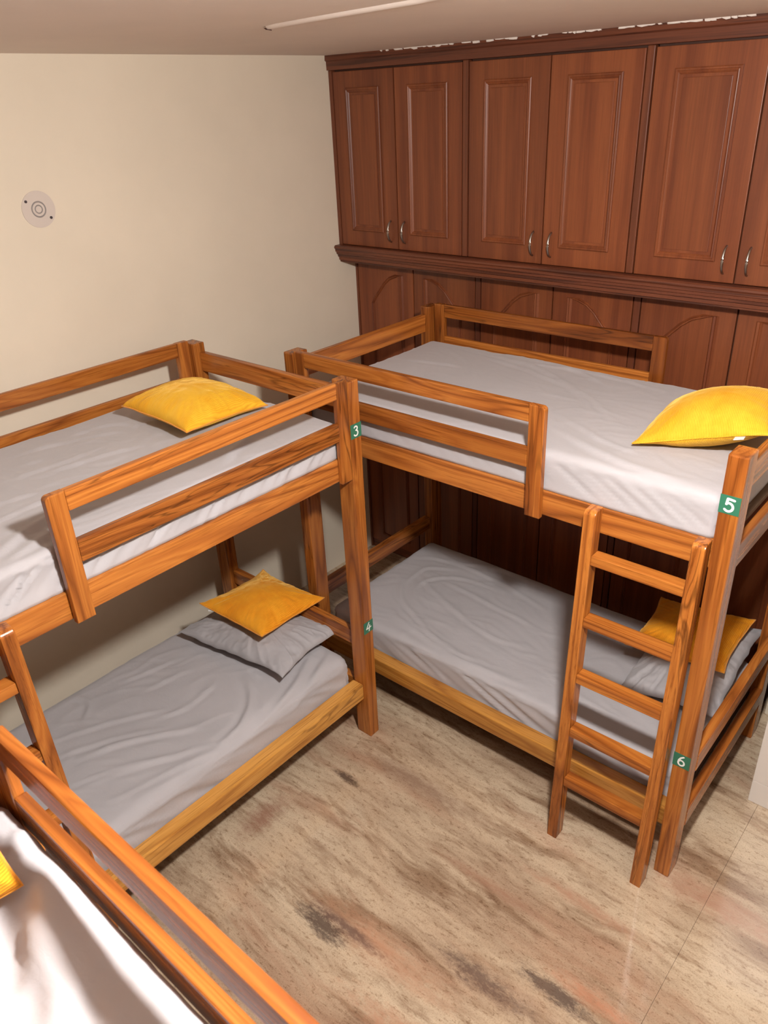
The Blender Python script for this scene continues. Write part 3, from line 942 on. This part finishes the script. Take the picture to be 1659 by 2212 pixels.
# ------------------------------------------------------------------ PILLOWS AND CUSHIONS
def pillow_mesh(name, w, l, th, mat, parent=None, n=72, seed=0, pinch=.07, wr=.004, droop=0.0, power=.42, low=.8, corner=.0, wav=0.0):
    u = np.linspace(-1, 1, n+1)
    U, Vv = np.meshgrid(u, u, indexing='ij')
    U = np.sign(U)*np.abs(U)**.9; Vv = np.sign(Vv)*np.abs(Vv)**.9
    X = w/2*U*(1-pinch*(1-Vv**2)); Y = l/2*Vv*(1-pinch*(1-U**2))
    prof = ((1-U**2)*(1-Vv**2))
    prof = np.clip(prof, 0, 1)**power
    edge = 1-prof
    q = np.column_stack([X.ravel()*14, Y.ravel()*14, np.full(X.size, seed+.5)])
    f1 = fbm(q, 3).reshape(X.shape)
    q2 = np.column_stack([X.ravel()*14, Y.ravel()*14, np.full(X.size, seed+9.5)])
    f2 = fbm(q2, 3).reshape(X.shape)
    # radial creases near the corners and edges
    ang = np.arctan2(np.abs(Vv), np.abs(U))
    f3 = fbm(np.column_stack([(ang*7+np.sign(U)*3+np.sign(Vv)*11).ravel(), (np.hypot(U, Vv)*1.2).ravel(), np.full(X.size, seed+4.)]), 2).reshape(X.shape)
    rw = (1-np.abs(f3)*2)*np.clip(np.hypot(U, Vv)-.35, 0, 1)
    bend = -droop*(U**2+Vv**2)/2 + corner*(np.abs(U*Vv)**3)
    flange = np.clip(prof*6, 0, 1)
    if wav > 0:
        g = fbm(np.column_stack([X.ravel()*7, Y.ravel()*7, np.full(X.size, seed+31.)]), 2).reshape(X.shape)
        bend = bend + wav*g
        X = X + wav*.8*fbm(np.column_stack([Y.ravel()*11, X.ravel()*5, np.full(X.size, seed+41.)]), 2).reshape(X.shape)
        Y = Y + wav*.8*fbm(np.column_stack([X.ravel()*11, Y.ravel()*5, np.full(X.size, seed+51.)]), 2).reshape(X.shape)
    ZT = th*.5*prof + wr*(1-np.abs(f1)*2)*flange + wr*1.6*rw*flange + bend
    ZB = -th*.5*low*prof + wr*f2*flange + bend
    P = []; F = []
    idx = np.arange((n+1)*(n+1)).reshape(n+1, n+1)
    P = np.column_stack([X.ravel(), Y.ravel(), ZT.ravel()])
    P2 = np.column_stack([X.ravel(), Y.ravel(), ZB.ravel()])
    for i in range(n):
        for j in range(n):
            F.append((idx[i, j], idx[i+1, j], idx[i+1, j+1], idx[i, j+1]))
    off = len(P)
    idb = idx+off
    # share the border
    border = np.zeros((n+1, n+1), bool); border[0, :] = border[-1, :] = border[:, 0] = border[:, -1] = True
    mp = np.where(border, idx, idb)
    P2[border.ravel()] = P[border.ravel()]
    for i in range(n):
        for j in range(n):
            F.append((mp[i, j+1], mp[i+1, j+1], mp[i+1, j], mp[i, j]))
    me = bpy.data.meshes.new(name)
    me.from_pydata(np.vstack([P, P2]).tolist(), [], [tuple(int(a) for a in f) for f in F])
    bm = bmesh.new(); bm.from_mesh(me)
    bmesh.ops.delete(bm, geom=[v for v in bm.verts if not v.link_faces], context='VERTS')
    bm.to_mesh(me); bm.free()
    o = link(name, me, mat, parent, True)
    rim = [P[idx[i, 0]] for i in range(n+1)]+[P[idx[n, j]] for j in range(1, n+1)]+[P[idx[i, n]] for i in range(n-1, -1, -1)]+[P[idx[0, j]] for j in range(n-1, 0, -1)]
    return o, rim

def cushion(loc, rot, mat, label, w=.42, l=.42, th=.16, seed=0, tag=None, corner=0.0, wr=.004, pinch=.07, pipe=OCHB, low=.8, power=.5, wav=.004):
    t = empty('cushion', loc, label=label, cat='cushion', group='mustard corduroy cushions')
    t.rotation_euler = rot
    b, rim = pillow_mesh('cover', w, l, th, mat, t, seed=seed, corner=corner, wr=wr, pinch=pinch, low=low, power=power, wav=wav)
    pts = [Vector(p) for p in rim[::2]]
    pts.append(pts[0])
    tube('piping', pts, .0028, pipe, t, 6)
    if tag:
        x, y, rz = tag
        o = box('care_tag', -.016, .016, -.030, .004, -.0012, .0012, WHITE2, t, .0004)
        o.location = (x, y, -.002); o.rotation_euler = (0, 0, rz)
    return t

R = math.radians
cushion((.105, -1.775, 1.735), (R(-3), R(3), R(2)), YEL, 'bright yellow cushion lying on the upper bunk numbered 3', seed=1, th=.19, low=.45, tag=None)
cushion((1.886, -.815, 1.762), (R(0), R(-15), R(6)), YEL, 'plump yellow cushion by post 5 on the far upper bunk', seed=5, th=.205, tag=(.13, -.208, 0), w=.455, l=.45, low=.78, pipe=YEL, wr=.003, power=.66)
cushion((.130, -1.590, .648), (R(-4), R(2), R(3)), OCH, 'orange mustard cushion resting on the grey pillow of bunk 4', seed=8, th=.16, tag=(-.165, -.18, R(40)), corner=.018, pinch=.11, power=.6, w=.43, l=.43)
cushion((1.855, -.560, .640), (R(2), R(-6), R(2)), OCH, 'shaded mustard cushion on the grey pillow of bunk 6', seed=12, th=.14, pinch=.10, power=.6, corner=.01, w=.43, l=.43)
cushion((1.556, -3.528, 1.872), (R(0), R(60), R(-3)), OCH, 'mustard cushion edge at the left border on the nearest bunk', seed=16, th=.15)

def grey_pillow(loc, rot, label, w, l, th, seed):
    o, _ = pillow_mesh('pillow', w, l, th, PCASE, None, n=110, seed=seed, pinch=.085, wr=.007, power=.6, low=.6, wav=.012)
    o.location = loc; o.rotation_euler = rot
    props(o, label, 'pillow', 'grey pillows on the lower bunks')
    return o
grey_pillow((.150, -1.650, .520), (R(-3), R(-1), R(7)), 'wrinkled grey pillow under the orange cushion on bunk 4', .68, .44, .16, 21)
grey_pillow((1.890, -.590, .530), (R(4), R(-9), R(2)), 'grey pillow under the shaded cushion on bunk 6', .43, .67, .15, 25)

# ------------------------------------------------------------------ WALL PLATE
og = (XL, -1.908, 2.484)
wp = empty('wall_plate', og, label='round frosted cover plate with two screws on the cream wall', cat='wall plate')
def wall_disc(name, dy, dz, r, x0, x1, mat, parent, n=40):
    V = [(XL+x, -1.908+dy+r*math.cos(2*math.pi*k/n), 2.484+dz+r*math.sin(2*math.pi*k/n)) for x in (x0, x1) for k in range(n)]
    F = [tuple(range(n)), tuple(range(n, 2*n))]+[(k, (k+1) % n, n+(k+1) % n, n+k) for k in range(n)]
    return mesh_pd(name, V, F, mat, parent, origin=og)
PLM, nt_, b_ = new_mat('frosted_plastic')
b_.inputs['Base Color'].default_value = (.68, .60, .54, 1)
b_.inputs['Roughness'].default_value = .3
wall_disc('plate', 0, 0, .071, .0003, .003, PLM, wp)
def wall_ring(name, r, w, mat, x=.003):
    n = 40; V = []
    for rr, xx in ((r-w, x), (r-w*.3, x+.003), (r+w*.3, x+.003), (r+w, x)):
        V += [(XL+xx, -1.908+rr*math.cos(2*math.pi*k/n), 2.484+rr*math.sin(2*math.pi*k/n)) for k in range(n)]
    F = [(i*n+k, i*n+(k+1) % n, (i+1)*n+(k+1) % n, (i+1)*n+k) for i in range(3) for k in range(n)]
    return mesh_pd(name, V, F, mat, wp, origin=og)
GREYP = plain('grey_plastic', (.33, .30, .29), .4)
wall_ring('ring', .029, .003, GREYP)
wall_ring('ring', .015, .0025, GREYP)
SCR = plain('dark_screw', (.06, .045, .05), .5)
wall_disc('screw', -.048, .034, .0055, .003, .0065, SCR, wp, 16)
wall_disc('screw', .044, -.037, .0055, .003, .0065, SCR, wp, 16)

# ------------------------------------------------------------------ WHITE LOCKER at the right edge
og = (2.60, -.45, 0)
wc = empty('white_cabinet', og, label='white laminate cabinet standing on the floor at the right edge', cat='cabinet')
box('body', 2.264, 2.96, -.69, -.20, .001, 1.25, WHITE, wc, .002, og)
box('plinth_panel', 2.264, 2.96, -.708, -.6905, .001, .1225, WHITE, wc, .0015, og)
box('door', 2.264, 2.6105, -.708, -.6905, .1245, 1.25, WHITE, wc, .0015, og)
box('door', 2.6135, 2.96, -.708, -.6905, .1245, 1.25, WHITE, wc, .0015, og)
